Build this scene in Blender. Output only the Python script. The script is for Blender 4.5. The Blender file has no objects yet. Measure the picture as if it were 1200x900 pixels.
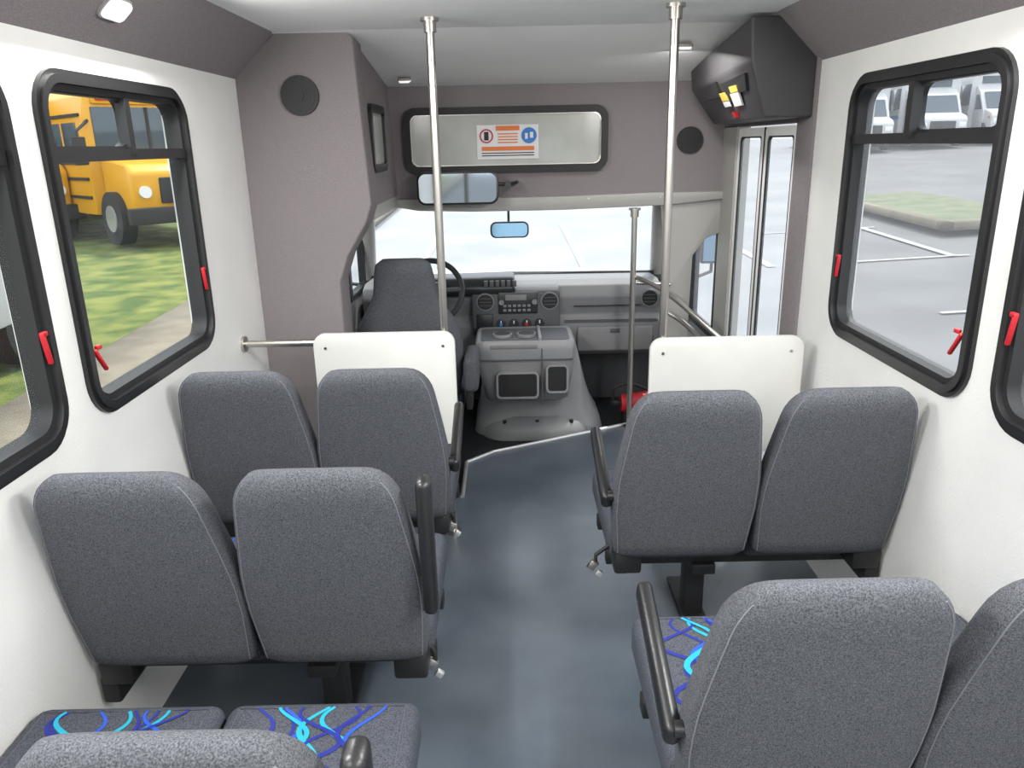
import bpy, bmesh, math, random
from mathutils import Vector, Matrix
random.seed(3)
S=bpy.context.scene
COL=S.collection
H=1.68
# ---------------------------------------------------------------- materials
def M(name,col,rough=.5,metal=0.0,col2=None,scale=40,detail=3,bump=0,bscale=None,spec=.5,emit=None,lo=.35,hi=.65,stretch=None):
    m=bpy.data.materials.new(name); m.use_nodes=True
    nt=m.node_tree; b=nt.nodes['Principled BSDF']
    b.inputs['Roughness'].default_value=rough; b.inputs['Metallic'].default_value=metal
    b.inputs['Specular IOR Level'].default_value=spec
    b.inputs['Base Color'].default_value=(*col,1)
    if emit:
        b.inputs['Emission Color'].default_value=(*emit[0],1); b.inputs['Emission Strength'].default_value=emit[1]
    tc=nt.nodes.new('ShaderNodeTexCoord')
    src=tc.outputs['Object']
    if stretch:
        mp=nt.nodes.new('ShaderNodeMapping'); mp.inputs['Scale'].default_value=stretch
        nt.links.new(src,mp.inputs['Vector']); src=mp.outputs['Vector']
    if col2:
        n=nt.nodes.new('ShaderNodeTexNoise'); n.inputs['Scale'].default_value=scale; n.inputs['Detail'].default_value=detail
        r=nt.nodes.new('ShaderNodeValToRGB')
        r.color_ramp.elements[0].position=lo; r.color_ramp.elements[1].position=hi
        r.color_ramp.elements[0].color=(*col,1); r.color_ramp.elements[1].color=(*col2,1)
        nt.links.new(src,n.inputs['Vector']); nt.links.new(n.outputs['Fac'],r.inputs['Fac'])
        nt.links.new(r.outputs['Color'],b.inputs['Base Color'])
    if bump:
        n2=nt.nodes.new('ShaderNodeTexNoise'); n2.inputs['Scale'].default_value=bscale or scale; n2.inputs['Detail'].default_value=3
        bp=nt.nodes.new('ShaderNodeBump'); bp.inputs['Strength'].default_value=bump; bp.inputs['Distance'].default_value=.004
        nt.links.new(src,n2.inputs['Vector']); nt.links.new(n2.outputs['Fac'],bp.inputs['Height']); nt.links.new(bp.outputs['Normal'],b.inputs['Normal'])
    return m
def glassmat(name,tint,haze,hazecol=(.9,.92,.95),refl=.2):
    m=bpy.data.materials.new(name); m.use_nodes=True; nt=m.node_tree
    for n in list(nt.nodes):
        if n.type!='OUTPUT_MATERIAL': nt.nodes.remove(n)
    out=[n for n in nt.nodes if n.type=='OUTPUT_MATERIAL'][0]
    tr=nt.nodes.new('ShaderNodeBsdfTransparent'); tr.inputs[0].default_value=(*tint,1)
    gl=nt.nodes.new('ShaderNodeBsdfGlossy'); gl.inputs['Roughness'].default_value=.02
    lw=nt.nodes.new('ShaderNodeLayerWeight'); lw.inputs['Blend'].default_value=.5
    pw=nt.nodes.new('ShaderNodeMath'); pw.operation='POWER'; pw.inputs[1].default_value=4
    mu=nt.nodes.new('ShaderNodeMath'); mu.operation='MULTIPLY_ADD'; mu.inputs[1].default_value=refl; mu.inputs[2].default_value=.02
    nt.links.new(lw.outputs['Facing'],pw.inputs[0]); nt.links.new(pw.outputs[0],mu.inputs[0])
    mx=nt.nodes.new('ShaderNodeMixShader'); nt.links.new(mu.outputs[0],mx.inputs[0]); nt.links.new(tr.outputs[0],mx.inputs[1]); nt.links.new(gl.outputs[0],mx.inputs[2])
    last=mx
    if haze>0:
        tl=nt.nodes.new('ShaderNodeBsdfTranslucent'); tl.inputs[0].default_value=(*hazecol,1)
        m2=nt.nodes.new('ShaderNodeMixShader'); m2.inputs[0].default_value=haze
        nt.links.new(mx.outputs[0],m2.inputs[1]); nt.links.new(tl.outputs[0],m2.inputs[2]); last=m2
    nt.links.new(last.outputs[0],out.inputs['Surface'])
    return m
m_wall=M('wall_white',(.70,.695,.672),.45,col2=(.75,.745,.722),scale=3,bump=.25,bscale=160)
m_ceil=M('ceiling_white',(.91,.91,.90),.8,col2=(.94,.94,.93),scale=4,bump=.2,bscale=200)
m_fab=M('fabric_taupe',(.185,.163,.168),.95,col2=(.245,.220,.225),scale=260,bump=.3,bscale=300,spec=.15)
m_seat=M('seat_tweed',(.040,.043,.050),.95,col2=(.128,.133,.148),scale=380,detail=4,bump=.4,bscale=320,spec=.12,lo=.34,hi=.68)
m_seatside=M('seat_tweed_dark',(.034,.038,.048),.95,col2=(.095,.102,.122),scale=340,detail=4,bump=.35,bscale=300,spec=.12)
m_thread=M('thread_grey',(.15,.155,.17),.8)
m_piping=M('piping_grey',(.10,.105,.12),.85)
m_floor=M('floor_vinyl',(.070,.088,.110),.32,col2=(.120,.142,.166),scale=3.2,detail=8,bump=.12,bscale=120,lo=.3,hi=.75)
m_cabfloor=M('cab_rubber',(.015,.016,.018),.55,bump=.4,bscale=200)
m_black=M('black_plastic',(.012,.012,.013),.35,bump=.1,bscale=300)
m_blackm=M('black_rubber',(.01,.01,.011),.6)
m_steel=M('stainless',(.55,.52,.48),.28,metal=1.0)
m_alu=M('aluminium',(.7,.7,.69),.35,metal=.8)
m_panel=M('panel_white',(.56,.56,.53),.4,col2=(.60,.60,.57),scale=5)
m_doorp=M('door_white',(.75,.75,.74),.4,col2=(.80,.80,.79),scale=5)
m_trim=M('trim_grey',(.33,.32,.30),.5,bump=.15,bscale=300)
m_dash=M('dash_grey',(.175,.175,.18),.55,bump=.3,bscale=400)
m_dashd=M('dash_dark',(.065,.068,.074),.5,bump=.3,bscale=400)
m_dashb=M('dash_black',(.018,.019,.021),.4)
m_cons=M('console_grey',(.235,.235,.24),.45,bump=.2,bscale=300)
m_char=M('charcoal_plastic',(.050,.047,.051),.5,bump=.3,bscale=250)
m_red=M('red',(.42,.010,.018),.45)
m_orange=M('orange',(.65,.15,.02),.5)
m_yel=M('yellow_label',(.65,.48,.08),.5)
m_whitel=M('white_label',(.66,.66,.66),.5)
m_blue=M('label_blue',(.02,.16,.5),.5)
m_r1=M('squiggle_navy',(.010,.018,.20),.9); m_r2=M('squiggle_cyan',(.01,.30,.42),.9); m_r3=M('squiggle_blue',(.015,.07,.48),.9)
m_glL=glassmat('glass_clear',(.88,.91,.90),.015)
m_glR=glassmat('glass_hazy',(.78,.80,.80),.10,refl=.08)
m_glW=glassmat('glass_windshield',(.92,.95,.97),.06)
m_mirror=M('mirror_blue',(.30,.52,.75),.08,metal=1.0)
m_mirror2=M('mirror_clear',(.45,.50,.56),.05,metal=1.0)
m_bgl=M('bulkhead_glass',(.34,.35,.32),.15,col2=(.42,.42,.40),scale=4)
m_grass=M('grass',(.045,.080,.010),.95,col2=(.165,.180,.035),scale=2.6,detail=14,bump=.8,bscale=30,lo=.38,hi=.66)
m_grass2=M('grass_hazed',(.09,.11,.055),.95,col2=(.145,.16,.10),scale=2.6,detail=12,bump=.5,bscale=30)  # duller green, haze of the right windows mixed into the colour
m_asph=M('asphalt',(.105,.105,.11),.9,col2=(.145,.145,.15),scale=.7,detail=10,bump=.3,bscale=50)
m_glare=M('asphalt_glare',(.19,.20,.215),.85,col2=(.25,.255,.265),scale=.6,detail=10,bump=.2,bscale=40)  # asphalt with sun glare painted in as a paler tone
m_conc=M('concrete',(.155,.13,.095),.9,col2=(.21,.18,.135),scale=4,detail=8)
m_paint=M('road_paint',(.33,.33,.33),.8)
m_yb=M('school_bus_yellow',(.62,.30,.008),.35)
m_wb=M('vehicle_white',(.46,.46,.47),.3)
m_vgl=M('vehicle_glass',(.05,.07,.09),.1)
m_tire=M('tire',(.015,.015,.015),.8)
m_lamp=M('lamp_lens',(.85,.85,.85),.3,emit=((1,.98,.95),.5))
# ---------------------------------------------------------------- helpers
def grp(name,loc=(0,0,0),rot=None,world=False):
    e=bpy.data.objects.new(name,None); e.location=loc; e.empty_display_size=.1
    if rot: e.rotation_euler=rot
    COL.objects.link(e)
    if world: e['w']=1
    return e
def fin(name,bm,mat,parent=None,ang=35):
    bmesh.ops.recalc_face_normals(bm,faces=bm.faces)
    me=bpy.data.meshes.new(name); bm.to_mesh(me); bm.free()
    me.materials.append(mat)
    for p in me.polygons: p.use_smooth=True
    me.set_sharp_from_angle(angle=math.radians(ang))
    o=bpy.data.objects.new(name,me); COL.objects.link(o)
    if parent:
        o.parent=parent
        if parent.get('w'): o.matrix_parent_inverse=Matrix.Translation(-Vector(parent.location))
    return o
def box(name,x0,x1,y0,y1,z0,z1,mat,parent=None,bev=0,seg=2,rot=None,piv=None):
    bm=bmesh.new(); bmesh.ops.create_cube(bm,size=1)
    for v in bm.verts:
        v.co=Vector(((x0+x1)/2+v.co.x*(x1-x0),(y0+y1)/2+v.co.y*(y1-y0),(z0+z1)/2+v.co.z*(z1-z0)))
    if bev>0: bmesh.ops.bevel(bm,geom=bm.edges[:],offset=bev,segments=seg,profile=.5,affect='EDGES')
    if rot:
        c=Vector(piv) if piv else Vector(((x0+x1)/2,(y0+y1)/2,(z0+z1)/2))
        R=Matrix.Rotation(rot[1],3,rot[0])
        for v in bm.verts: v.co=R@(v.co-c)+c
    return fin(name,bm,mat,parent)
MX=lambda u,v,n:Vector((n,u,v))
MY=lambda u,v,n:Vector((u,n,v))
MZ=lambda u,v,n:Vector((u,v,n))
def prism(name,pts,mp,n0,n1,mat,parent=None,bev=0,seg=2,pts2=None):
    bm=bmesh.new()
    a=[bm.verts.new(mp(u,v,n0)) for u,v in pts]; b=[bm.verts.new(mp(u,v,n1)) for u,v in (pts2 or pts)]
    bm.faces.new(a); bm.faces.new(b[::-1])
    for i in range(len(pts)):
        j=(i+1)%len(pts); bm.faces.new((a[i],b[i],b[j],a[j]))
    bmesh.ops.recalc_face_normals(bm,faces=bm.faces)
    if bev>0: bmesh.ops.bevel(bm,geom=bm.edges[:],offset=bev,segments=seg,profile=.5,affect='EDGES')
    return fin(name,bm,mat,parent)
def rr(u0,u1,v0,v1,r,n=7):
    pts=[]
    for cx,cy,a0 in((u1-r,v1-r,0),(u0+r,v1-r,90),(u0+r,v0+r,180),(u1-r,v0+r,270)):
        for k in range(n+1):
            a=math.radians(a0+90*k/n); pts.append((cx+r*math.cos(a),cy+r*math.sin(a)))
    return pts
def plate(name,u0,u1,v0,v1,r,mp,n0,n1,mat,parent=None,bev=0):
    return prism(name,rr(u0,u1,v0,v1,r),mp,n0,n1,mat,parent,bev)
def sheet(name,pts,mp,n,mat,parent=None):
    bm=bmesh.new(); bm.faces.new([bm.verts.new(mp(u,v,n)) for u,v in pts])
    return fin(name,bm,mat,parent)
def ring(name,u0,u1,v0,v1,r,w,mp,n0,n1,mat,parent=None):
    bm=bmesh.new(); O=rr(u0,u1,v0,v1,r); I=rr(u0+w,u1-w,v0+w,v1-w,max(r-w,.012))
    L=len(O); R=[]
    for P,n in((O,n0),(O,n1),(I,n1),(I,n0)): R.append([bm.verts.new(mp(u,v,n)) for u,v in P])
    for k in range(4):
        A=R[k];B=R[(k+1)%4]
        for i in range(L):
            j=(i+1)%L; bm.faces.new((A[i],A[j],B[j],B[i]))
    return fin(name,bm,mat,parent)
def loft(name,rings,mat,parent=None,ang=50):
    bm=bmesh.new(); R=[[bm.verts.new(p) for p in r] for r in rings]; L=len(R[0])
    for A,B in zip(R,R[1:]):
        for i in range(L):
            j=(i+1)%L; bm.faces.new((A[i],A[j],B[j],B[i]))
    bm.faces.new(R[0][::-1]); bm.faces.new(R[-1])
    return fin(name,bm,mat,parent,ang)
def tube(name,pts,r,mat,parent=None,seg=12,smooth=0):
    P=[Vector(p) for p in pts]
    for _ in range(smooth):
        Q=[P[0]]
        for a,b in zip(P,P[1:]): Q+= [a*.75+b*.25,a*.25+b*.75]
        Q.append(P[-1]); P=Q
    rings=[]
    up=Vector((0,0,1))
    prev=None
    for i,p in enumerate(P):
        t=(P[min(i+1,len(P)-1)]-P[max(i-1,0)]).normalized()
        if prev is None:
            n=t.cross(up if abs(t.z)<.9 else Vector((1,0,0))).normalized()
        else:
            n=(prev-t*prev.dot(t)).normalized()
        prev=n; b=t.cross(n)
        rings.append([p+r*(math.cos(2*math.pi*k/seg)*n+math.sin(2*math.pi*k/seg)*b) for k in range(seg)])
    return loft(name,rings,mat,parent)
def cyl(name,c,r,n0,n1,mp,mat,parent=None,seg=28,bev=0):
    pts=[(c[0]+r*math.cos(2*math.pi*k/seg),c[1]+r*math.sin(2*math.pi*k/seg)) for k in range(seg)]
    return prism(name,pts,mp,n0,n1,mat,parent)
def torus(name,c,R,r,tilt,mat,parent=None):
    bm=bmesh.new(); N=40;K=10;V=[]
    rot=Matrix.Rotation(tilt,3,'X')
    for i in range(N):
        a=2*math.pi*i/N
        V.append([bm.verts.new(Vector(c)+rot@Vector(((R+r*math.cos(2*math.pi*k/K))*math.cos(a),(R+r*math.cos(2*math.pi*k/K))*math.sin(a),r*math.sin(2*math.pi*k/K)))) for k in range(K)])
    for i in range(N):
        for k in range(K):
            bm.faces.new((V[i][k],V[(i+1)%N][k],V[(i+1)%N][(k+1)%K],V[i][(k+1)%K]))
    return fin(name,bm,mat,parent)
# ---------------------------------------------------------------- room shell
XL,XR=-1.13,1.21
YB=-1.7
ZT=2.14; ZW=1.965
Wz0,Wz1=H-.695,H+.205
winL=[(1.95,2.85),(.94,1.84),(-.07,.83),(-1.08,-.18)]
winR=[(1.93,2.84),(.92,1.83),(-.09,.82),(-1.10,-.19)]
def wall(name,xi,xo,wins,yend):
    g=grp(name,(xi,0,0),world=True)
    a,b=min(xi,xo),max(xi,xo); e=.04
    box('lower_panel',a,b,YB,yend,-.02,Wz0+e,m_wall,g)
    box('upper_panel',a,b,YB,yend,Wz1-e,2.2,m_wall,g)
    ys=sorted([y for w in wins for y in (w[0]+e,w[1]-e)])
    ed=[YB]+ys+[yend]
    for i in range(0,len(ed),2): box('pier_%d'%(i//2),a,b,ed[i],ed[i+1],Wz0+e,Wz1-e,m_wall,g)
    return g
wall('wall_left',XL,XL-.06,winL,3.75)
wall('wall_right',XR,XR+.06,winR,3.17)
def window(i,y0,y1,x,s,gl):
    g=grp('window_%d'%i,(x,(y0+y1)/2,(Wz0+Wz1)/2),world=True)
    ring('frame_outer',y0,y1,Wz0,Wz1,.11,.016,MX,x-s*.06,x+s*.012,m_black,g)
    ring('frame_mid',y0+.012,y1-.012,Wz0+.012,Wz1-.012,.10,.022,MX,x-s*.06,x+s*.020,m_black,g)
    ring('frame_inner',y0+.03,y1-.03,Wz0+.03,Wz1-.03,.085,.022,MX,x-s*.05,x+s*.004,m_blackm,g)
    zt=H-.005
    a,b=sorted((x-s*.028,x+s*.008)); box('transom_bar',a,b,y0+.04,y1-.04,zt-.016,zt+.016,m_black,g)
    ym=y0+(y1-y0)*.52
    box('slider_mullion',x-.02,x+.01,ym-.016,ym+.016,zt,Wz1-.05,m_black,g)
    ring('slider_sash',y0+.045,ym+.01,zt+.012,Wz1-.045,.05,.012,MX,x-s*.03,x-s*.005,m_black,g)
    xg=x-s*.03
    sheet('glass',rr(y0+.045,y1-.045,Wz0+.045,Wz1-.045,.06),MX,xg,gl,g)
    for k,yy in enumerate((y1-.050,y0+.065)):
        zz=Wz0+.26-(.09*k)
        a,b=sorted((x+s*.010,x+s*.022))
        box('red_latch_%d'%k,a,b,yy-.005,yy+.005,zz-.05,zz+.03,m_red,g,bev=.003,rot=('X',.18 if k==0 else .6))
        box('latch_tab_%d'%k,a,b,yy-.011,yy+.011,zz+.02,zz+.032,m_red,g,bev=.003)
    return g
n=1
for a,b in winL: window(n,a,b,XL,1,m_glL); n+=1
for a,b in winR: window(n,a,b,XR,-1,m_glR); n+=1
# rear wall with window
g=grp('wall_rear',(0,YB,0),world=True)
box('lower_panel',XL-.06,XR+.06,YB-.06,YB,-.02,.8,m_wall,g); box('upper_panel',XL-.06,XR+.06,YB-.06,YB,1.85,2.2,m_wall,g)
box('side_panel_l',XL-.06,XL+.2,YB-.06,YB,.8,1.85,m_wall,g); box('side_panel_r',XR-.2,XR+.06,YB-.06,YB,.8,1.85,m_wall,g)
g=grp('window_%d'%n,(0,YB,1.3),world=True)
ring('frame',XL+.17,XR-.17,.77,1.88,.1,.05,MY,YB-.06,YB+.02,m_black,g); sheet('glass',rr(XL+.21,XR-.21,.81,1.84,.06),MY,YB-.035,m_glL,g)
# floor
prism('floor',[(XL-.06,YB),(XR+.06,YB),(XR+.06,3.2),(.78,3.2),(.78,4.35),(.70,4.50),(-.12,4.09),(-.25,3.96),(-.25,3.55),(XL-.06,3.55)],MZ,-.05,0,m_floor)
g=grp('cab_floor',(0,4.5,0),world=True)
box('cab_mat',-1.0,1.0,3.4,5.25,-.10,-.051,m_cabfloor,g)
box('step_tread',.78,XR+.1,3.2,4.35,-.40,-.36,m_cabfloor,g); box('step_mid',.78,1.0,3.2,4.35,-.36,-.2,m_cabfloor,g)
g=grp('trim_1',(.3,4.3,0),world=True)
tube('nosing_a',[(-.12,4.08,.004),(.72,4.5,.004)],.012,m_alu,g,8); tube('nosing_b',[(-.26,3.94,.004),(-.12,4.08,.004)],.011,m_alu,g,8)
tube('nosing_c',[(-.26,3.5,.004),(-.26,3.94,.004)],.011,m_alu,g,8)
# ceiling
g=grp('ceiling',(0,1,ZT),world=True)
box('panel_main',-.97,1.05,YB,3.42,ZT,ZT+.04,m_ceil,g)
prism('panel_front_slope',[(3.42,ZT),(4.5,1.985),(4.5,2.2),(3.42,2.2)],MX,-1.0,1.25,m_ceil,g)
for yy in (0.2,1.75): box('ceiling_seam',-.96,1.04,yy-.003,yy+.003,ZT-.002,ZT+.002,m_trim,g)
g=grp('trim_2',(XL,1,ZW),world=True)
prism('cove_left',[(XL,ZW),(-.95,ZT),(-.95,ZT+.04),(XL-.06,ZT+.04),(XL-.06,ZW)],MY,YB,3.50,m_fab,g)
g=grp('trim_3',(XR,1,ZW),world=True)
prism('cove_right',[(XR,ZW),(1.03,ZT),(1.03,ZT+.04),(XR+.06,ZT+.04),(XR+.06,ZW)],MY,YB,3.30,m_fab,g)
# left fabric column + overhead side
g=grp('wall_front_column',(-.9,3.45,1),world=True)
prism('column_face',[(XL-.01,-.04),(-.77,-.04),(-.765,1.10),(-.72,1.22),(-.63,1.36),(-.60,1.44),(-.63,2.12),(-.66,ZT),(-.93,ZT+.02),(XL-.01,ZW+.01)],MY,3.45,3.65,m_fab,g,bev=.010,seg=3)
prism('column_upper',[(XL,1.40),(-.62,1.40),(-.645,2.12),(XL,2.12)],MY,3.60,4.5,m_fab,g)
prism('lower_trim',[(XL,1.36),(-.62,1.36),(-.62,1.42),(XL,1.42)],MY,3.64,4.5,m_trim,g)
def speaker(g,x,y,z,r):
    cyl('rim',(x,z),r,y-.014,y,MY,m_blackm,g)
    for k in range(3):
        cyl('grille_ring_%d'%k,(x,z),r*(.82-.2*k),y-.016-.001*k,y-.013,MY,m_blackm,g)
    cyl('dome',(x,z),r*.25,y-.022,y-.013,MY,m_blackm,g)
sp=grp('speaker',(-.865,3.45,H+.215),world=True); speaker(sp,-.865,3.45,H+.215,.080)
g=grp('window_10',(-.61,3.85,H+.04),world=True)
ring('frame',3.62,4.02,H-.11,H+.19,.05,.035,MX,-.645,-.60,m_black,g); plate('glass',3.65,3.99,H-.08,H+.16,.03,MX,-.63,-.612,m_bgl,g)
# bulkhead
g=grp('wall_front',(0,4.45,1.7),world=True)
prism('bulkhead',[(-.66,1.37),(XR+.03,1.37),(XR+.03,2.02),(-.66,2.02)],MY,4.45,4.50,m_fab,g)
prism('lip_trim',[(-.64,1.40),(-.64,1.36),(-.5,1.335),(-.2,1.325),(.3,1.325),(.7,1.335),(.9,1.34),(1.24,1.37),(1.24,1.41),(.8,1.41),(.3,1.40),(-.3,1.40)],MY,4.40,4.53,m_trim,g,bev=.008)
prism('b_pillar',[(.87,1.40),(1.24,1.40),(1.24,1.19),(1.13,1.15),(1.055,1.05),(1.04,.25),(.93,.25),(.905,.85),(.89,1.2)],MY,4.43,4.52,m_trim,g,bev=.008)
for xx in (-.25,.45,.85): cyl('screw',(xx,1.385),.006,4.395,4.40,MY,m_steel,g,8)
sp=grp('speaker',(1.01,4.45,H+.005),world=True); speaker(sp,1.01,4.45,H+.005,.072)
g=grp('window_11',(0,4.43,1.7),world=True)
ring('frame',-.565,.555,H-.145,H+.20,.07,.038,MY,4.41,4.46,m_blackm,g); ring('inner_trim',-.530,.520,H-.110,H+.165,.05,.006,MY,4.425,4.46,m_steel,g)
plate('glass',-.54,.53,H-.12,H+.175,.05,MY,4.44,4.449,m_bgl,g)
g=grp('warning_sign',(0,4.43,1.7),world=True)
box('sheet',-.165,.175,4.434,4.4395,H-.075,H+.105,m_whitel,g)
box('header',-.06,.07,4.431,4.435,H+.075,H+.10,m_orange,g); box('header_low',-.14,.15,4.431,4.435,H-.03,H-.008,m_orange,g)
for k in range(4): box('text_%d'%k,-.05,.06,4.431,4.435,H+.055-k*.015,H+.061-k*.015,m_orange,g)
for k in range(2): box('textb_%d'%k,-.14,.15,4.431,4.435,H-.045-k*.013,H-.040-k*.013,m_blackm,g)
ring('prohibit_ring',-.15,-.075,H+.01,H+.085,.037,.008,MY,4.430,4.435,m_red,g); box('prohibit_figure',-.125,-.10,4.431,4.435,H+.025,H+.07,m_blackm,g,bev=.001)
cyl('blue_disc',(.122,H+.048),.042,4.430,4.435,MY,m_blue,g); box('figure_a',.10,.115,4.428,4.431,H+.03,H+.06,m_whitel,g); box('figure_b',.127,.145,4.428,4.431,H+.035,H+.065,m_whitel,g)
# overhead unit
g=grp('overhead_unit',(1.1,3.7,1.9),world=True)
prism('housing',[(.935,2.13),(.945,1.97),(1.01,1.76),(XR,1.76),(XR,2.13)],MY,3.18,4.26,m_char,g,bev=.012,seg=3,pts2=[(.955,2.03),(.965,1.93),(1.09,1.76),(XR,1.76),(XR,2.03)])
def SF(u,v,n):
    q=(u-3.18)/1.08; return Vector(((1-q)*(.945+(1.97-v)*.31)+q*(.965+(1.93-v)*.735)+n,u,v))
for k in range(2):
    y0=3.28+k*.46; prism('recess_%d'%k,[(y0,1.935),(y0+.40,1.92),(y0+.36,1.87),(y0+.04,1.87)],SF,-.006,.01,m_dashb,g)
prism('label_yellow',[(3.44,1.875),(3.56,1.875),(3.56,1.90),(3.44,1.90)],SF,-.008,.0,m_yel,g)
prism('label_white',[(3.44,1.82),(3.58,1.82),(3.58,1.872),(3.44,1.872)],SF,-.008,.0,m_whitel,g)
prism('label_yellow_b',[(3.66,1.85),(3.76,1.85),(3.76,1.885),(3.66,1.885)],SF,-.008,.0,m_yel,g)
prism('label_white_b',[(3.66,1.825),(3.76,1.825),(3.76,1.847),(3.66,1.847)],SF,-.008,.0,m_whitel,g)
prism('red_switch',[(3.60,1.775),(3.65,1.775),(3.65,1.80),(3.60,1.80)],SF,-.014,.0,m_red,g)
# right post, header and door
g=grp('wall_right_post',(XR,3.25,1),world=True)
box('post',XR-.012,XR+.06,3.16,3.34,-.4,1.98,m_fab,g,bev=.004)
box('header',XR-.012,XR+.06,3.33,4.5,1.745,2.1,m_fab,g)
box('rear_jamb',XR-.012,XR+.06,4.2,4.45,-.4,1.75,m_trim,g)
g=grp('door_1',(XR+.02,3.78,.7),world=True)
for k,(a,b) in enumerate(((3.35,3.767),(3.783,4.20))):
    ring('leaf_%d'%k,a,b,-.35,1.735,.02,.040,MX,XR+.0,XR+.012,m_doorp,g)
    ring('seal_%d'%k,a+.038,b-.038,-.31,1.695,.03,.007,MX,XR-.001,XR+.014,m_blackm,g)
    box('mid_rail_%d'%k,XR,XR+.012,a+.04,b-.04,.55,.60,m_doorp,g)
    sheet('glass_%d'%k,rr(a+.045,b-.045,-.3,1.68,.02),MX,XR+.006,m_glR,g)
box('centre_gasket',XR-.002,XR+.016,3.767,3.783,-.35,1.735,m_blackm,g)
# cab shell
g=grp('wall_cab',(0,4.9,.8),world=True)
box('cab_roof',-1.0,1.27,4.5,5.0,1.46,1.5,m_trim,g)
box('driver_door_panel',-1.02,-.96,3.62,5.25,-.1,.80,m_dash,g,bev=.01); box('driver_door_top',-1.02,-.96,3.62,5.0,1.38,1.46,m_trim,g)
box('driver_door_pillar',-1.02,-.95,4.55,4.61,.8,1.4,m_blackm,g)
tube('a_pillar_l',[(-.95,5.22,.84),(-.88,4.93,1.47)],.045,m_trim,g); tube('a_pillar_r',[(1.0,5.22,.84),(.95,4.93,1.47)],.045,m_trim,g)
box('front_cowl',-1.02,1.1,5.2,5.26,-.1,.82,m_dashd,g)
prism('outer_hood',[(5.26,.60),(5.26,.80),(5.6,.80),(6.1,.74),(6.25,.62),(6.25,.3),(5.26,.3)],MX,-.85,.90,m_wb,g,bev=.03,seg=3)
box('right_lower_panel',XR,XR+.05,4.45,5.2,-.4,.55,m_trim,g); box('right_upper_panel',XR,XR+.05,4.45,5.2,1.32,2.0,m_trim,g); box('right_front_pillar',XR-.02,XR+.05,5.1,5.2,.5,1.4,m_trim,g)
tube('windshield_gasket',[(-.93,5.17,.84),(0,5.21,.845),(.97,5.17,.84)],.014,m_blackm,g)
g=grp('window_12',(0,5.05,1.1),world=True)
sheet('glass',[(-.93,0),(.98,0),(.98,1),(-.93,1)],lambda u,v,n:Vector((u,5.19-.26*v,.83+.64*v)),0,m_glW,g)
g=grp('window_13',(-.99,4.4,1.1),world=True); sheet('glass',rr(3.62,5.1,.8,1.4,.03),MX,-.99,m_glL,g); ring('frame',3.63,5.1,.79,1.40,.05,.03,MX,-1.0,-.955,m_blackm,g)
g=grp('window_14',(XR,4.8,.9),world=True); sheet('glass',rr(4.47,5.1,.55,1.32,.03),MX,XR+.02,m_glR,g); ring('frame',4.47,5.12,.54,1.33,.06,.03,MX,XR-.01,XR+.05,m_blackm,g)
# dashboard
g=grp('dashboard',(0,4.9,.6),world=True)
prism('dash_body',[(5.2,.38),(4.86,.36),(4.78,.40),(4.76,.59),(4.80,.64),(4.76,.76),(4.80,.83),(4.90,.85),(5.2,.84)],MX,-.93,.95,m_dash,g,bev=.012,seg=2)
prism('instrument_hood',[(5.0,.84),(4.72,.78),(4.70,.84),(4.76,.895),(4.9,.905),(5.1,.85)],MX,-.75,.03,m_dashb,g,bev=.02,seg=3)
prism('centre_stack',[(4.85,.52),(4.735,.53),(4.70,.59),(4.715,.80),(4.76,.835),(4.85,.835)],MX,-.24,.31,m_dashd,g,bev=.012,seg=3)
box('radio_bezel',-.075,.17,4.695,4.72,.675,.81,m_dashb,g,bev=.006); box('radio_screen',-.03,.10,4.690,4.70,.76,.795,m_dash,g,bev=.002)
for i in range(6):
    for j in range(2): box('radio_button_%d_%d'%(i,j),-.045+i*.03,-.025+i*.03,4.687,4.70,.69+j*.028,.705+j*.028,m_dash,g,bev=.002)
for xx in (-.055,.15): cyl('radio_knob',(xx,.75),.016,4.675,4.70,MY,m_dash,g,16)
def vent(x,z,r,y):
    cyl('vent_bezel',(x,z),r,y-.012,y+.02,MY,m_dash,g); cyl('vent_hole',(x,z),r*.88,y-.014,y,MY,m_blackm,g)
    for k in (-1,0,1): box('vent_fin',x-r*.65,x+r*.65,y-.018,y-.008,z+k*r*.4-.002,z+k*r*.4+.002,m_dashd,g)
vent(-.155,.75,.055,4.715); vent(.245,.75,.055,4.715); vent(.875,.745,.055,4.765)
for xx in (-.06,.02,.10,.18):
    cyl('climate_knob',(xx,.612),.028,4.675,4.71,MY,m_dashb,g,20); box('knob_mark',xx-.003,xx+.003,4.672,4.68,.617,.637,m_whitel,g)
box('switch_panel',-.21,-.11,4.69,4.71,.57,.675,m_dashb,g,bev=.004)
for k in range(6): box('top_switch_%d'%k,-.16+k*.035,-.135+k*.035,4.695,4.715,.845,.883,m_dashd,g,bev=.003)
cyl('knob_blue',(-.06,.613),.010,4.668,4.676,MY,m_blue,g,16); cyl('knob_red',(.10,.613),.010,4.668,4.676,MY,m_red,g,16)
box('glovebox',.42,.90,4.745,4.78,.41,.57,m_dash,g,bev=.012,seg=3); box('glovebox_latch',.63,.69,4.738,4.75,.53,.555,m_dashd,g,bev=.003)
box('airbag_seam',.40,.82,4.755,4.775,.70,.703,m_dashb,g); box('upper_groove',.34,.93,4.752,4.78,.598,.61,m_dashd,g)
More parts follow.
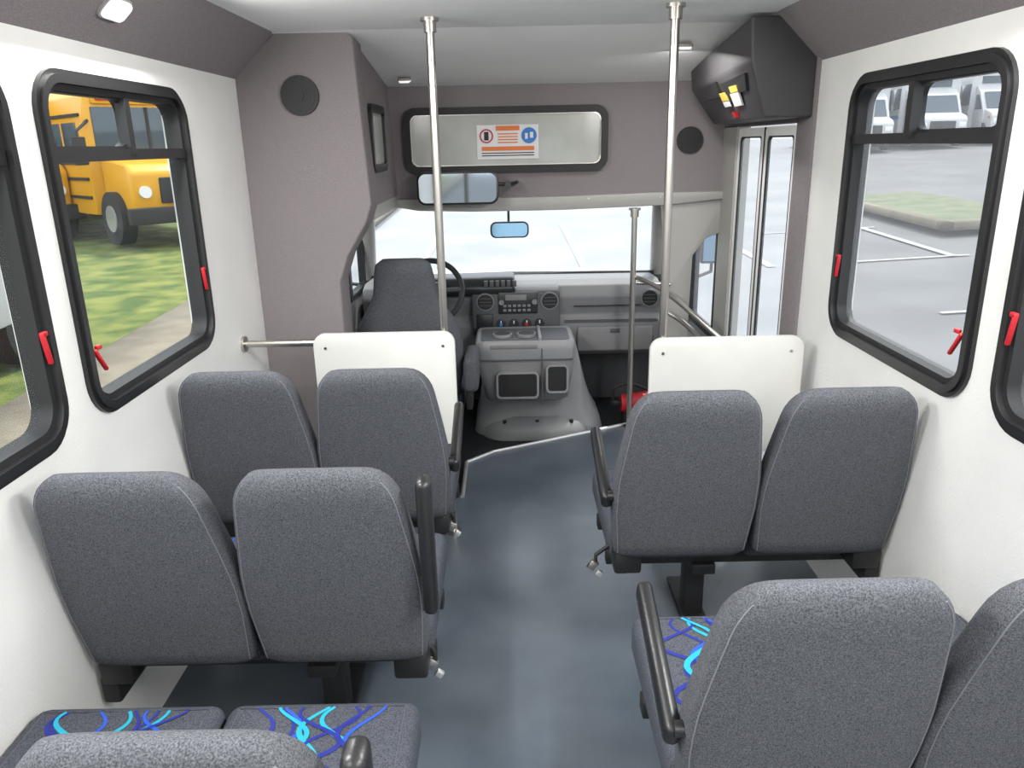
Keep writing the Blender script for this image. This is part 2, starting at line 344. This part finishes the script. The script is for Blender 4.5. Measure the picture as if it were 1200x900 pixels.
# steering wheel
g=grp('steering_wheel',(-.47,4.45,.87),world=True)
torus('rim',(-.47,4.45,.87),.19,.017,math.radians(62),m_dashb,g)
box('hub',-.55,-.39,4.44,4.50,.81,.92,m_dashd,g,bev=.02,seg=3)
for dx in (-.1,.1): tube('spoke',[(-.47+dx*.6,4.46,.87),(-.47+dx*1.85,4.45,.88)],.014,m_dashd,g)
tube('column',[(-.47,4.48,.85),(-.47,4.85,.70)],.04,m_dashb,g)
# engine cover
def rrect_ring(x0,x1,y0,y1,z,r):
    return [Vector((u,v,z)) for u,v in rr(x0,x1,y0,y1,r,5)]
g=grp('engine_cover',(.13,4.7,.3),world=True)
R=[]
for z,x0,x1,y0,r in ((-.05,-.24,.57,4.46,.14),(.03,-.23,.55,4.46,.14),(.10,-.21,.51,4.48,.15),(.25,-.19,.46,4.50,.13),(.42,-.18,.42,4.52,.11),(.55,-.17,.385,4.53,.08),(.585,-.15,.35,4.55,.07)):
    R.append(rrect_ring(x0,x1,y0,5.0,z,r))
loft('cover',R,m_cons,g)
loft('skirt',[rrect_ring(-.20,.50,4.38,4.8,-.05,.18),rrect_ring(-.195,.49,4.385,4.8,.0,.18),rrect_ring(-.17,.46,4.41,4.8,.04,.17),rrect_ring(-.08,.38,4.47,4.8,.075,.12)],m_cons,g)
for xx in (-.05,.15,.36): cyl('bolt',(xx,4.44),.012,.04,.062,MZ,m_blackm,g,10)
g=grp('console_tray',(.08,4.4,.45),world=True)
R=[]
for z,x0,x1,y0 in ((.205,-.08,.25,4.44),(.215,-.13,.30,4.36),(.25,-.155,.33,4.29),(.42,-.185,.355,4.24),(.56,-.205,.365,4.21),(.60,-.205,.365,4.21),(.615,-.195,.355,4.22)):
    R.append(rrect_ring(x0,x1,y0,4.6,z,.045))
loft('body',R,m_cons,g)
plate('top_recess',-.175,.335,4.25,4.54,.03,MZ,.610,.618,m_dashd,g)
for xx in (-.05,.09):
    cyl('cup_ring',(xx,4.35),.056,.612,.634,MZ,m_cons,g); cyl('cup_hole',(xx,4.35),.047,.62,.636,MZ,m_blackm,g)
box('cup_divider',.155,.175,4.24,4.54,.61,.635,m_cons,g,bev=.006)
box('tray_rim',-.12,.15,4.205,4.225,.575,.60,m_dash,g,bev=.006)
plate('pocket_left',-.08,.145,.29,.43,.02,MY,4.206,4.30,m_blackm,g); ring('pocket_left_rim',-.09,.155,.28,.44,.03,.012,MY,4.203,4.30,m_cons,g)
plate('pocket_right',.205,.315,.32,.47,.02,MY,4.206,4.30,m_blackm,g); ring('pocket_right_rim',.195,.325,.31,.48,.03,.012,MY,4.203,4.30,m_cons,g)
box('console_gap',.170,.176,4.2085,4.26,.24,.575,m_dashd,g)
box('drawer_gap',-.19,.35,4.208,4.3,.505,.511,m_dashd,g)
# fire extinguisher
g=grp('fire_extinguisher',(.80,4.62,.1),world=True)
tube('bottle',[(.68,4.56,.12),(.695,4.56,.12),(.90,4.64,.12),(.92,4.64,.12)],.055,m_red,g,16); tube('valve',[(.67,4.555,.12),(.62,4.54,.13)],.02,m_blackm,g); tube('hose',[(.63,4.54,.14),(.62,4.52,.24),(.74,4.54,.26),(.88,4.58,.18)],.009,m_blackm,g,8,2); box('bracket',.70,.92,4.56,4.70,-.05,.07,m_blackm,g)
# driver seat
g=grp('driver_seat',(-.52,3.85,0),world=True)
def sering(cx,cy,z,w,t,n=4,N=32,yl=0):
    o=[]
    for k in range(N):
        a=2*math.pi*k/N; c,s=math.cos(a),math.sin(a)
        o.append(Vector((cx+w*math.copysign(abs(c)**(2/n),c),cy+t*math.copysign(abs(s)**(2/n),s),z)))
    return o
prof=[(.38,.22,.06,3.92),(.42,.245,.08,3.92),(.55,.27,.085,3.90),(.70,.275,.085,3.87),(.80,.262,.08,3.85),(.86,.225,.075,3.84),(.92,.185,.065,3.83),(.98,.160,.06,3.82),(1.08,.146,.055,3.80),(1.13,.135,.048,3.79),(1.155,.10,.025,3.79)]
loft('back',[sering(-.525,cy,z,w,t) for z,w,t,cy in prof],m_seat,g)
box('cushion',-.79,-.26,3.92,4.40,.28,.44,m_seatside,g,bev=.05,seg=4); box('pedestal',-.72,-.33,3.95,4.35,-.05,.28,m_blackm,g,bev=.01)
box('armrest',-.245,-.17,3.70,4.02,.48,.66,m_seat,g,bev=.03,seg=3); box('recliner',-.245,-.21,3.85,4.0,.34,.5,m_blackm,g,bev=.01)
# poles & panels
def pole(name,x,y,z0,z1,r=.0165):
    g=grp(name,(x,y,0),world=True)
    tube('tube',[(x,y,z0),(x,y,z1)],r,m_steel,g,16); cyl('flange_top',(x,y),.034,z1-.012,z1,MZ,m_steel,g); cyl('flange_top_collar',(x,y),.024,z1-.05,z1-.01,MZ,m_steel,g); cyl('flange_bottom',(x,y),.038,z0,z0+.012,MZ,m_steel,g)
    return g
pole('grab_pole',-.28,3.15,0,ZT-.001); pole('grab_pole',.60,2.95,0,ZT-.001); pole('grab_pole',.715,4.44,0,1.325)
def divider(x0,x1,y,z0,z1,xw,px,rails):
    g=grp('divider_panel',((x0+x1)/2,y,(z0+z1)/2),world=True)
    plate('panel',x0,x1,z0,z1,.05,MY,y-.012,y+.012,m_panel,g,bev=.002)
    s=1 if xw>px else -1
    for z in rails:
        a,b=sorted((px,xw)); tube('rail',[(a,y+.028,z),(b,y+.028,z)],.015,m_steel,g); tube('wall_flange',[(xw-s*.012,y+.028,z),(xw,y+.028,z)],.034,m_steel,g,20)
    for xx in (x0+.05,x1-.05):
        for zz in (z0+.06,z1-.06): cyl('bolt',(xx,zz),.006,y-.015,y-.011,MY,m_steel,g,12)
divider(-.825,-.235,3.12,.30,.945,XL,-.28,(.90,.36))
divider(.545,1.15,2.925,.46,.945,XR,.60,(.52,))
g=grp('entry_handrail',(.95,4.2,.8),world=True)
tube('rail_upper',[(.735,4.44,.93),(.78,4.40,.92),(.90,4.28,.86),(1.08,4.02,.70),(1.17,3.9,.62)],.014,m_steel,g,12,2)
tube('rail_lower',[(.93,4.40,.72),(.98,4.28,.70),(1.08,4.1,.60),(1.15,3.9,.4)],.014,m_steel,g,12,2); tube('rail_tie',[(.735,4.44,.90),(.93,4.42,.89)],.012,m_steel,g)
# mirrors
g=grp('passenger_mirror',(-.27,4.25,H-.22),world=True)
plate('case',-.49,-.05,H-.305,H-.13,.045,MY,4.255,4.285,m_black,g,bev=.004); plate('mirror_glass',-.478,-.062,H-.293,H-.142,.037,MY,4.250,4.256,m_mirror2,g)
tube('bracket',[(-.08,4.28,H-.20),(.02,4.30,H-.205),(.05,4.40,H-.20),(.05,4.45,H-.20)],.01,m_black,g,8,1); cyl('knob',(0,H-.205),.018,4.27,4.31,MY,m_black,g,14)
g=grp('rear_view_mirror',(.0,4.85,H-.5),world=True)
plate('case',-.115,.125,H-.555,H-.455,.035,MY,4.845,4.875,m_black,g,bev=.004); plate('mirror_glass',-.105,.115,H-.546,H-.464,.028,MY,4.840,4.846,m_mirror,g)
tube('stem',[(.0,4.87,H-.48),(.0,4.98,H-.35)],.008,m_black,g)
g=grp('side_mirror',(1.5,5.0,.95),world=True)
box('housing',1.33,1.52,5.35,5.44,.86,1.16,m_black,g,bev=.02,seg=3); box('mirror_glass',1.345,1.505,5.342,5.352,.88,1.14,m_mirror,g); tube('arm',[(1.25,5.15,.8),(1.42,5.4,.8),(1.42,5.4,.9)],.012,m_black,g)
g=grp('side_mirror',(-1.3,5.0,.95),world=True)
box('housing',-1.40,-1.2,5.25,5.34,.86,1.16,m_black,g,bev=.02,seg=3); box('mirror_glass',-1.385,-1.215,5.242,5.252,.88,1.14,m_mirror,g); tube('arm',[(-1.0,5.15,.8),(-1.3,5.3,.8),(-1.3,5.3,.9)],.012,m_black,g)
# ---------------------------------------------------------------- passenger seats
def ribbon(name,pts,w,z,mat,parent):
    bm=bmesh.new(); L=[];Rr=[]
    for i,p in enumerate(pts):
        a=pts[max(i-1,0)]; b=pts[min(i+1,len(pts)-1)]
        t=Vector((b[0]-a[0],b[1]-a[1])).normalized(); n=Vector((-t.y,t.x))*w/2*(.45+.55*math.sin(math.pi*(i+.5)/len(pts)))
        L.append(bm.verts.new((p[0]+n.x,p[1]+n.y,z))); Rr.append(bm.verts.new((p[0]-n.x,p[1]-n.y,z)))
    for i in range(len(pts)-1): bm.faces.new((L[i],L[i+1],Rr[i+1],Rr[i]))
    o=fin(name,bm,mat,parent); return o
def backrest(g,cx,idx):
    Z0,Z1=.39,1.00; rings=[]; N=40; n=5; seamL=[];seamR=[]
    ts=[0,.012,.04,.1,.2,.3,.4,.5,.6,.7,.78,.84,.88,.92,.95,.975,.99,1.0]
    for t in ts:
        z=Z0+(Z1-Z0)*t; y=.175-.15*t-.025*t*t
        w=.212+.014*min(t/.3,1) if t<.45 else .226-.034*((t-.45)/.4)**1.15 if t<.85 else .192-.012*((t-.85)/.15)
        th=.060-.018*t
        if t>.84:
            q=(t-.84)/.16; w-= .07*(1-math.sqrt(max(0,1-q*q))); th*=max(.12,math.sqrt(max(0,1-q**3)))
        if t<.04: q=1-t/.04; w-=.015*q; th*=1-.35*q
        rings.append(sering(cx,y,z,w,th,n,N))
        a=math.radians(-30); c,s=math.cos(a),math.sin(a)
        px=w*abs(c)**(2/n); py=th*-abs(s)**(2/n)
        if .02<t<.97:
            seamL.append(Vector((cx-px,y+py,z))); seamR.append(Vector((cx+px,y+py,z)))
    loft('backrest_%d'%idx,rings,m_seat,g,60)
    tube('back_seam_%d'%idx,seamL+seamR[::-1],.0014,m_thread,g,6)
def passenger_seat(xc,y,side,arm,xleg):
    g=grp('passenger_seat',(xc,y,0))
    for i,dx in enumerate((-.225,.225)):
        backrest(g,dx,i)
        box('cushion_%d'%i,dx-.222,dx+.222,.20,.735,.335,.455,m_seatside,g,bev=.035,seg=4)
        zt=.4562
        spec=[(-.09,m_r1),(-.045,m_r3),(-.02,m_r2),(.03,m_r1),(.055,m_r2),(.10,m_r3),(-.12,m_r1),(.0,m_r1),(-.075,m_r2),(.085,m_r1)]
        for k,(xo,mt) in enumerate(spec):
            A=.028+random.random()*.03; ph=random.random()*6.28; fr=26+random.random()*8
            y0=.22+random.random()*.04; y1=.70; dr=(random.random()-.5)*.10
            pts=[]
            for j in range(49):
                q=j/48; yy=y0+(y1-y0)*q
                xx=dx+xo+A*math.sin(fr*(yy-y0)+ph)+dr*(q-.5); pts.append((max(dx-.18,min(dx+.18,xx)),yy))
            ribbon('squiggle_%d_%d'%(i,k),pts,.011+.003*(mt is m_r2)+random.random()*.003,zt+.0002*k,mt,g)
        tube('cushion_piping_%d'%i,[(dx-.19,.23,.4555),(dx-.19,.70,.4555),(dx+.19,.70,.4555),(dx+.19,.23,.4555)],.0012,m_piping,g,6)
    s=side
    box('crossbar_rear',-.445,.445,.27,.31,.285,.335,m_blackm,g,bev=.005); box('crossbar_front',-.445,.445,.52,.57,.285,.335,m_blackm,g,bev=.005)
    box('side_frame_aisle',s*.40-.02,s*.40+.02,.2,.62,.29,.34,m_blackm,g,bev=.005)
    box('side_frame_wall',-s*.42-.025,-s*.42+.025,.15,.65,.26,.345,m_blackm,g,bev=.01)
    for dx in (-.39,.39): box('recliner_housing',dx-.045,dx+.045,.14,.24,.325,.40,m_black,g,bev=.01)
    box('leg_post',xleg-.035,xleg+.035,.36,.44,.0,.29,m_blackm,g,bev=.006); box('leg_head',xleg-.04,xleg+.04,.25,.58,.25,.29,m_blackm,g,bev=.005); box('leg_foot',xleg-.045,xleg+.045,.26,.62,0,.022,m_blackm,g,bev=.004)
    xa=s*.468
    if arm=='up':
        box('armrest',xa-.018,xa+.018,.005,.06,.60,.965,m_black,g,bev=.016,seg=3,rot=('X',math.radians(4)))
    else:
        box('armrest',xa-.018,xa+.018,.10,.47,.585,.64,m_black,g,bev=.016,seg=3,rot=('X',math.radians(17)),piv=(xa,.12,.6))
    tube('armrest_pivot',[(s*.41,.10,.63),(xa,.10,.63)],.016,m_black,g)
    box('belt_buckle',xa-.045,xa-.015,.20,.215,.305,.34,m_steel,g,bev=.004,rot=('Y',.6)); tube('belt_webbing',[(s*.42,.23,.40),(xa-.02,.21,.36),(xa-.02,.21,.33)],.007,m_blackm,g,8); box('belt_tongue',xa-.02,xa+.002,.195,.21,.285,.305,m_alu,g,bev=.003,rot=('Y',.6))
    return g
xl=-.675; xr=.757
passenger_seat(xl,2.38,1,'down',.12); passenger_seat(xl,1.58,1,'up',.12); passenger_seat(xl,.765,1,'up',.12)
passenger_seat(xr,2.08,-1,'down',-.11); passenger_seat(xr,1.08,-1,'down',-.11)
# ---------------------------------------------------------------- lights in the bus
def dome(x,y,z,rotY,sz,slope=0,power=0):
    g=grp('ceiling_lamp',(x,y,z),rot=(slope,rotY,0))
    prism('lens',rr(-sz*.55,sz*.55,-sz,sz,.02),MZ,-.018,0,m_lamp,g,bev=.006); prism('base',rr(-sz*.65,sz*.65,-sz*1.1,sz*1.1,.02),MZ,-.006,.006,m_trim,g)
    if power:
        L=bpy.data.lights.new('dome_fill','AREA'); L.shape='RECTANGLE'; L.size=.14; L.size_y=.6; L.energy=power; L.color=(1,.985,.96)  # area larger than the lens, added as fill for the interior
        o=bpy.data.objects.new('dome_fill',L); COL.objects.link(o); o.parent=g; o.location=(0,0,-.03)
dome(-1.04,2.26,2.05,math.radians(-43),.055,0,19)
for yy in (.9,-.5): dome(-1.04,yy,2.05,math.radians(-43),.055,0,24)  # unseen domes, added to brighten the interior
for yy in (1.5,.3,-.9): dome(1.12,yy,2.05,math.radians(43),.055,0,24)  # right-hand domes out of view, also added as interior fill
dome(-.52,4.25,2.015,0,.05,math.radians(8.0),0); dome(.80,3.72,2.09,0,.05,math.radians(8.0),8)
# ---------------------------------------------------------------- outside
def gz(x,y): return H-2.25+.03*max(y,0)+.04*max(x,0)
def gpoly(name,quads,dz,mat,thick=0,parent=None):
    bm=bmesh.new()
    for q in quads: bm.faces.new([bm.verts.new((x,y,gz(x,y)+dz)) for x,y in q])
    return fin(name,bm,mat,parent)
def gpatch(name,xs,ys,dz,mat,thick=0,parent=None):
    bm=bmesh.new(); V=[[bm.verts.new((x,y,gz(x,y)+dz)) for y in ys] for x in xs]
    for i in range(len(xs)-1):
        for j in range(len(ys)-1): bm.faces.new((V[i][j],V[i+1][j],V[i+1][j+1],V[i][j+1]))
    o=fin(name,bm,mat,parent)
    if thick:
        m=o.modifiers.new('solid','SOLIDIFY'); m.thickness=thick; m.offset=-1
    return o
gpatch('ground',[-120,-3.3,0,200],[-60,0,60,200],0,m_asph)
gpoly('glare_patch',[[(-2.9,6.5),(0,6.5),(0,60),(-2.9,60)],[(0,6.5),(2.7,6.5),(23,60),(0,60)]],.012,m_glare)  # same asphalt ahead, lightened in colour to stand for sun glare
gpatch('lawn',[-120,-4.0],[-60,0,60,84],.03,m_grass)
gpatch('sidewalk',[-4.05,-3.0],[-60,0,60,84],.06,m_conc,.12)
g=grp('grass_island',(8.5,16,gz(8.5,16)),world=True)
gpatch('grass',[7.2,9.6],[12.8,18.5],.08,m_grass2,0,g); gpatch('curb_side',[7.05,7.22],[12.6,18.5],.11,m_conc,.13,g); gpatch('curb_end',[7.05,9.8],[12.6,12.82],.11,m_conc,.13,g)
g=grp('parking_lines',(4,8,gz(4,8)),world=True)
for k in range(4): gpatch('line_%d'%k,[4.6,6.6],[5+3*k,5.08+3*k],.02,m_paint,0,g)
for k in range(4): gpatch('front_line_%d'%k,[-1.5+2.6*k,-1.38+2.6*k],[11,17],.024,m_paint,0,g)
def wheel(g,x,y,r=.5,w=.28):
    cyl('tire',(x,r),r,y-w/2,y+w/2,MY,m_tire,g,28); s=-1 if y<0 else 1
    a,b=sorted((y+s*w/2,y+s*(w/2+.02))); cyl('hub',(x,r),r*.5,a,b,MY,m_alu,g,18)
def school_bus(x,y,head):
    g=grp('school_bus',(x,y,gz(x,y)+.05),rot=(0,0,head))
    prism('body',[(-1.2,.55),(1.2,.55),(1.2,2.35),(1.12,2.75),(.85,2.98),(0,3.06),(-.85,2.98),(-1.12,2.75),(-1.2,2.35)],MX,-8.2,.6,m_yb,g,bev=.03)
    prism('hood',[(.6,.6),(1.95,.6),(2.0,1.35),(1.8,1.5),(.6,1.65)],MY,-1.0,1.0,m_yb,g,bev=.07,seg=3)
    box('windshield',.58,.64,-1.02,1.02,1.68,2.55,m_vgl,g,bev=.02); box('windshield_post',.62,.66,-.03,.03,1.68,2.55,m_tire,g)
    box('bumper',1.95,2.15,-1.15,1.15,.42,.72,m_tire,g,bev=.03); box('grille',1.96,2.02,-.5,.5,.78,1.25,m_tire,g,bev=.02)
    for s in (-1,1):
        a,b=sorted((s*1.19,s*1.215))
        for k in range(9): box('side_window',-7.9+k*.92,-7.12+k*.92,a,b,1.62,2.28,m_vgl,g,bev=.008)
        for z in (.85,1.2,1.5,2.38):
            c,d=sorted((s*1.19,s*1.235)); box('rub_rail',-8.2,.5,c,d,z,z+.055,m_tire,g)
        wheel(g,1.15,s*1.0); wheel(g,-5.6,s*1.05)
        cyl('headlight',(s*.78,1.0),.11,1.97,2.04,MX,m_whitel,g,18); tube('mirror_arm',[(.6,s*1.1,2.3),(1.0,s*1.45,2.1),(1.0,s*1.45,1.6)],.03,m_tire,g); box('mirror',.97,1.05,s*1.45-.12,s*1.45+.12,1.5,2.0,m_tire,g,bev=.02)
    box('header_panel',.56,.66,-1.0,1.0,2.6,2.9,m_yb,g,bev=.03)
    for yy in (-.8,.8): box('warning_light',.62,.70,yy-.12,yy+.12,2.66,2.84,m_red,g,bev=.02)
    return g
school_bus(-7.6,16.6,math.radians(-44)); school_bus(-11.0,16.8,math.radians(-44)); school_bus(26,46,math.radians(-100)); school_bus(22,46,math.radians(-100))
def shuttle(x,y,head,stripe,ln=6.2):
    g=grp('shuttle_bus',(x,y,gz(x,y)+.05),rot=(0,0,head))
    prism('body',[(-1.2,.45),(1.2,.45),(1.2,2.75),(1.0,2.95),(-1.0,2.95),(-1.2,2.75)],MX,-ln,0,m_wb,g,bev=.05)
    prism('cab',[(0,.45),(1.0,.45),(1.0,1.25),(.45,2.05),(0,2.35)],MY,-1.0,1.0,m_wb,g,bev=.04)
    prism('hood',[(.9,.5),(1.75,.5),(1.78,1.05),(1.65,1.2),(.9,1.38)],MY,-.95,.95,m_wb,g,bev=.06,seg=3)
    prism('windshield',[(1.0,1.33),(.5,2.03),(.52,2.05),(1.04,1.35)],MY,-.85,.85,m_vgl,g); box('grille',1.74,1.80,-.5,.5,.65,1.0,m_tire,g,bev=.02); box('bumper',1.72,1.88,-1.0,1.0,.38,.6,m_wb,g,bev=.03)
    box('front_cap_window',-.02,.02,-.8,.8,2.4,2.7,m_vgl,g)
    for s in (-1,1):
        a,b=sorted((s*1.19,s*1.215))
        for k in range(int(ln//1.15)): box('side_window',-ln+.4+k*1.12,-ln+1.38+k*1.12,a,b,1.55,2.4,m_vgl,g,bev=.01)
        box('stripe',-ln,0,a,b,1.15,1.3,stripe,g); a,b=sorted((s*.99,s*1.012)); prism('cab_window',[(.15,1.35),(.85,1.35),(.42,1.95),(.15,1.95)],MY,a,b,m_vgl,g)
        wheel(g,1.0,s*.88,.4,.22); wheel(g,-ln+1.6,s*1.08,.4,.24); box('headlight',1.70,1.80,s*.75-.13,s*.75+.13,.75,.95,m_whitel,g,bev=.02); box('marker',1.45,1.6,s*.95-.02,s*.95+.02,.95,1.05,m_orange,g,bev=.01)
    return g
shuttle(-5.75,6.5,math.radians(90),m_wb)
for k,xx in enumerate((15.2,18.2,21.2,24.2,27.2)): shuttle(xx,35,math.radians(-98),m_blue if k%2 else m_wb,7)
g=grp('tree_line',(0,90,0),world=True)
m_tree=M('foliage',(.08,.12,.05),.9,col2=(.16,.22,.09),scale=1.5,detail=6)
for k in range(26):
    bm=bmesh.new(); bmesh.ops.create_icosphere(bm,subdivisions=3,radius=1)
    x=-110+k*9+random.uniform(-2,2); y=97+random.uniform(-5,6); s=random.uniform(3,4.5)
    for v in bm.verts:
        n_=1+.18*math.sin(v.co.x*7+k)*math.cos(v.co.y*6+v.co.z*5); v.co=Vector((x+v.co.x*s*1.2*n_,y+v.co.y*s*n_,gz(x,y)+s*.8+v.co.z*s*n_))
    fin('crown_%d'%k,bm,m_tree,g,180)
# ---------------------------------------------------------------- sky / sun / camera
w=bpy.data.worlds.new('World'); S.world=w; w.use_nodes=True
bg=w.node_tree.nodes['Background']; bg.inputs['Color'].default_value=(.90,.95,1,1); bg.inputs['Strength'].default_value=2.3
L=bpy.data.lights.new('sun','SUN'); L.energy=3.0; L.angle=.02; L.color=(1,.96,.88)
o=bpy.data.objects.new('sun',L); COL.objects.link(o); o.rotation_euler=(math.radians(-22),math.radians(14),0)
cam=bpy.data.cameras.new('camera'); cam.lens=27; cam.sensor_width=36; cam.clip_start=.02; cam.clip_end=500
c=bpy.data.objects.new('camera',cam); COL.objects.link(c)
R=Matrix.Rotation(math.radians(90-17.3),4,'X')@Matrix.Rotation(math.radians(-1.2),4,'Z')
c.matrix_world=Matrix.Translation((0,0,H))@R
S.camera=c
try:
    S.view_settings.view_transform='Standard'; S.view_settings.look='None'; S.view_settings.exposure=0.32
except Exception as e: print(e)
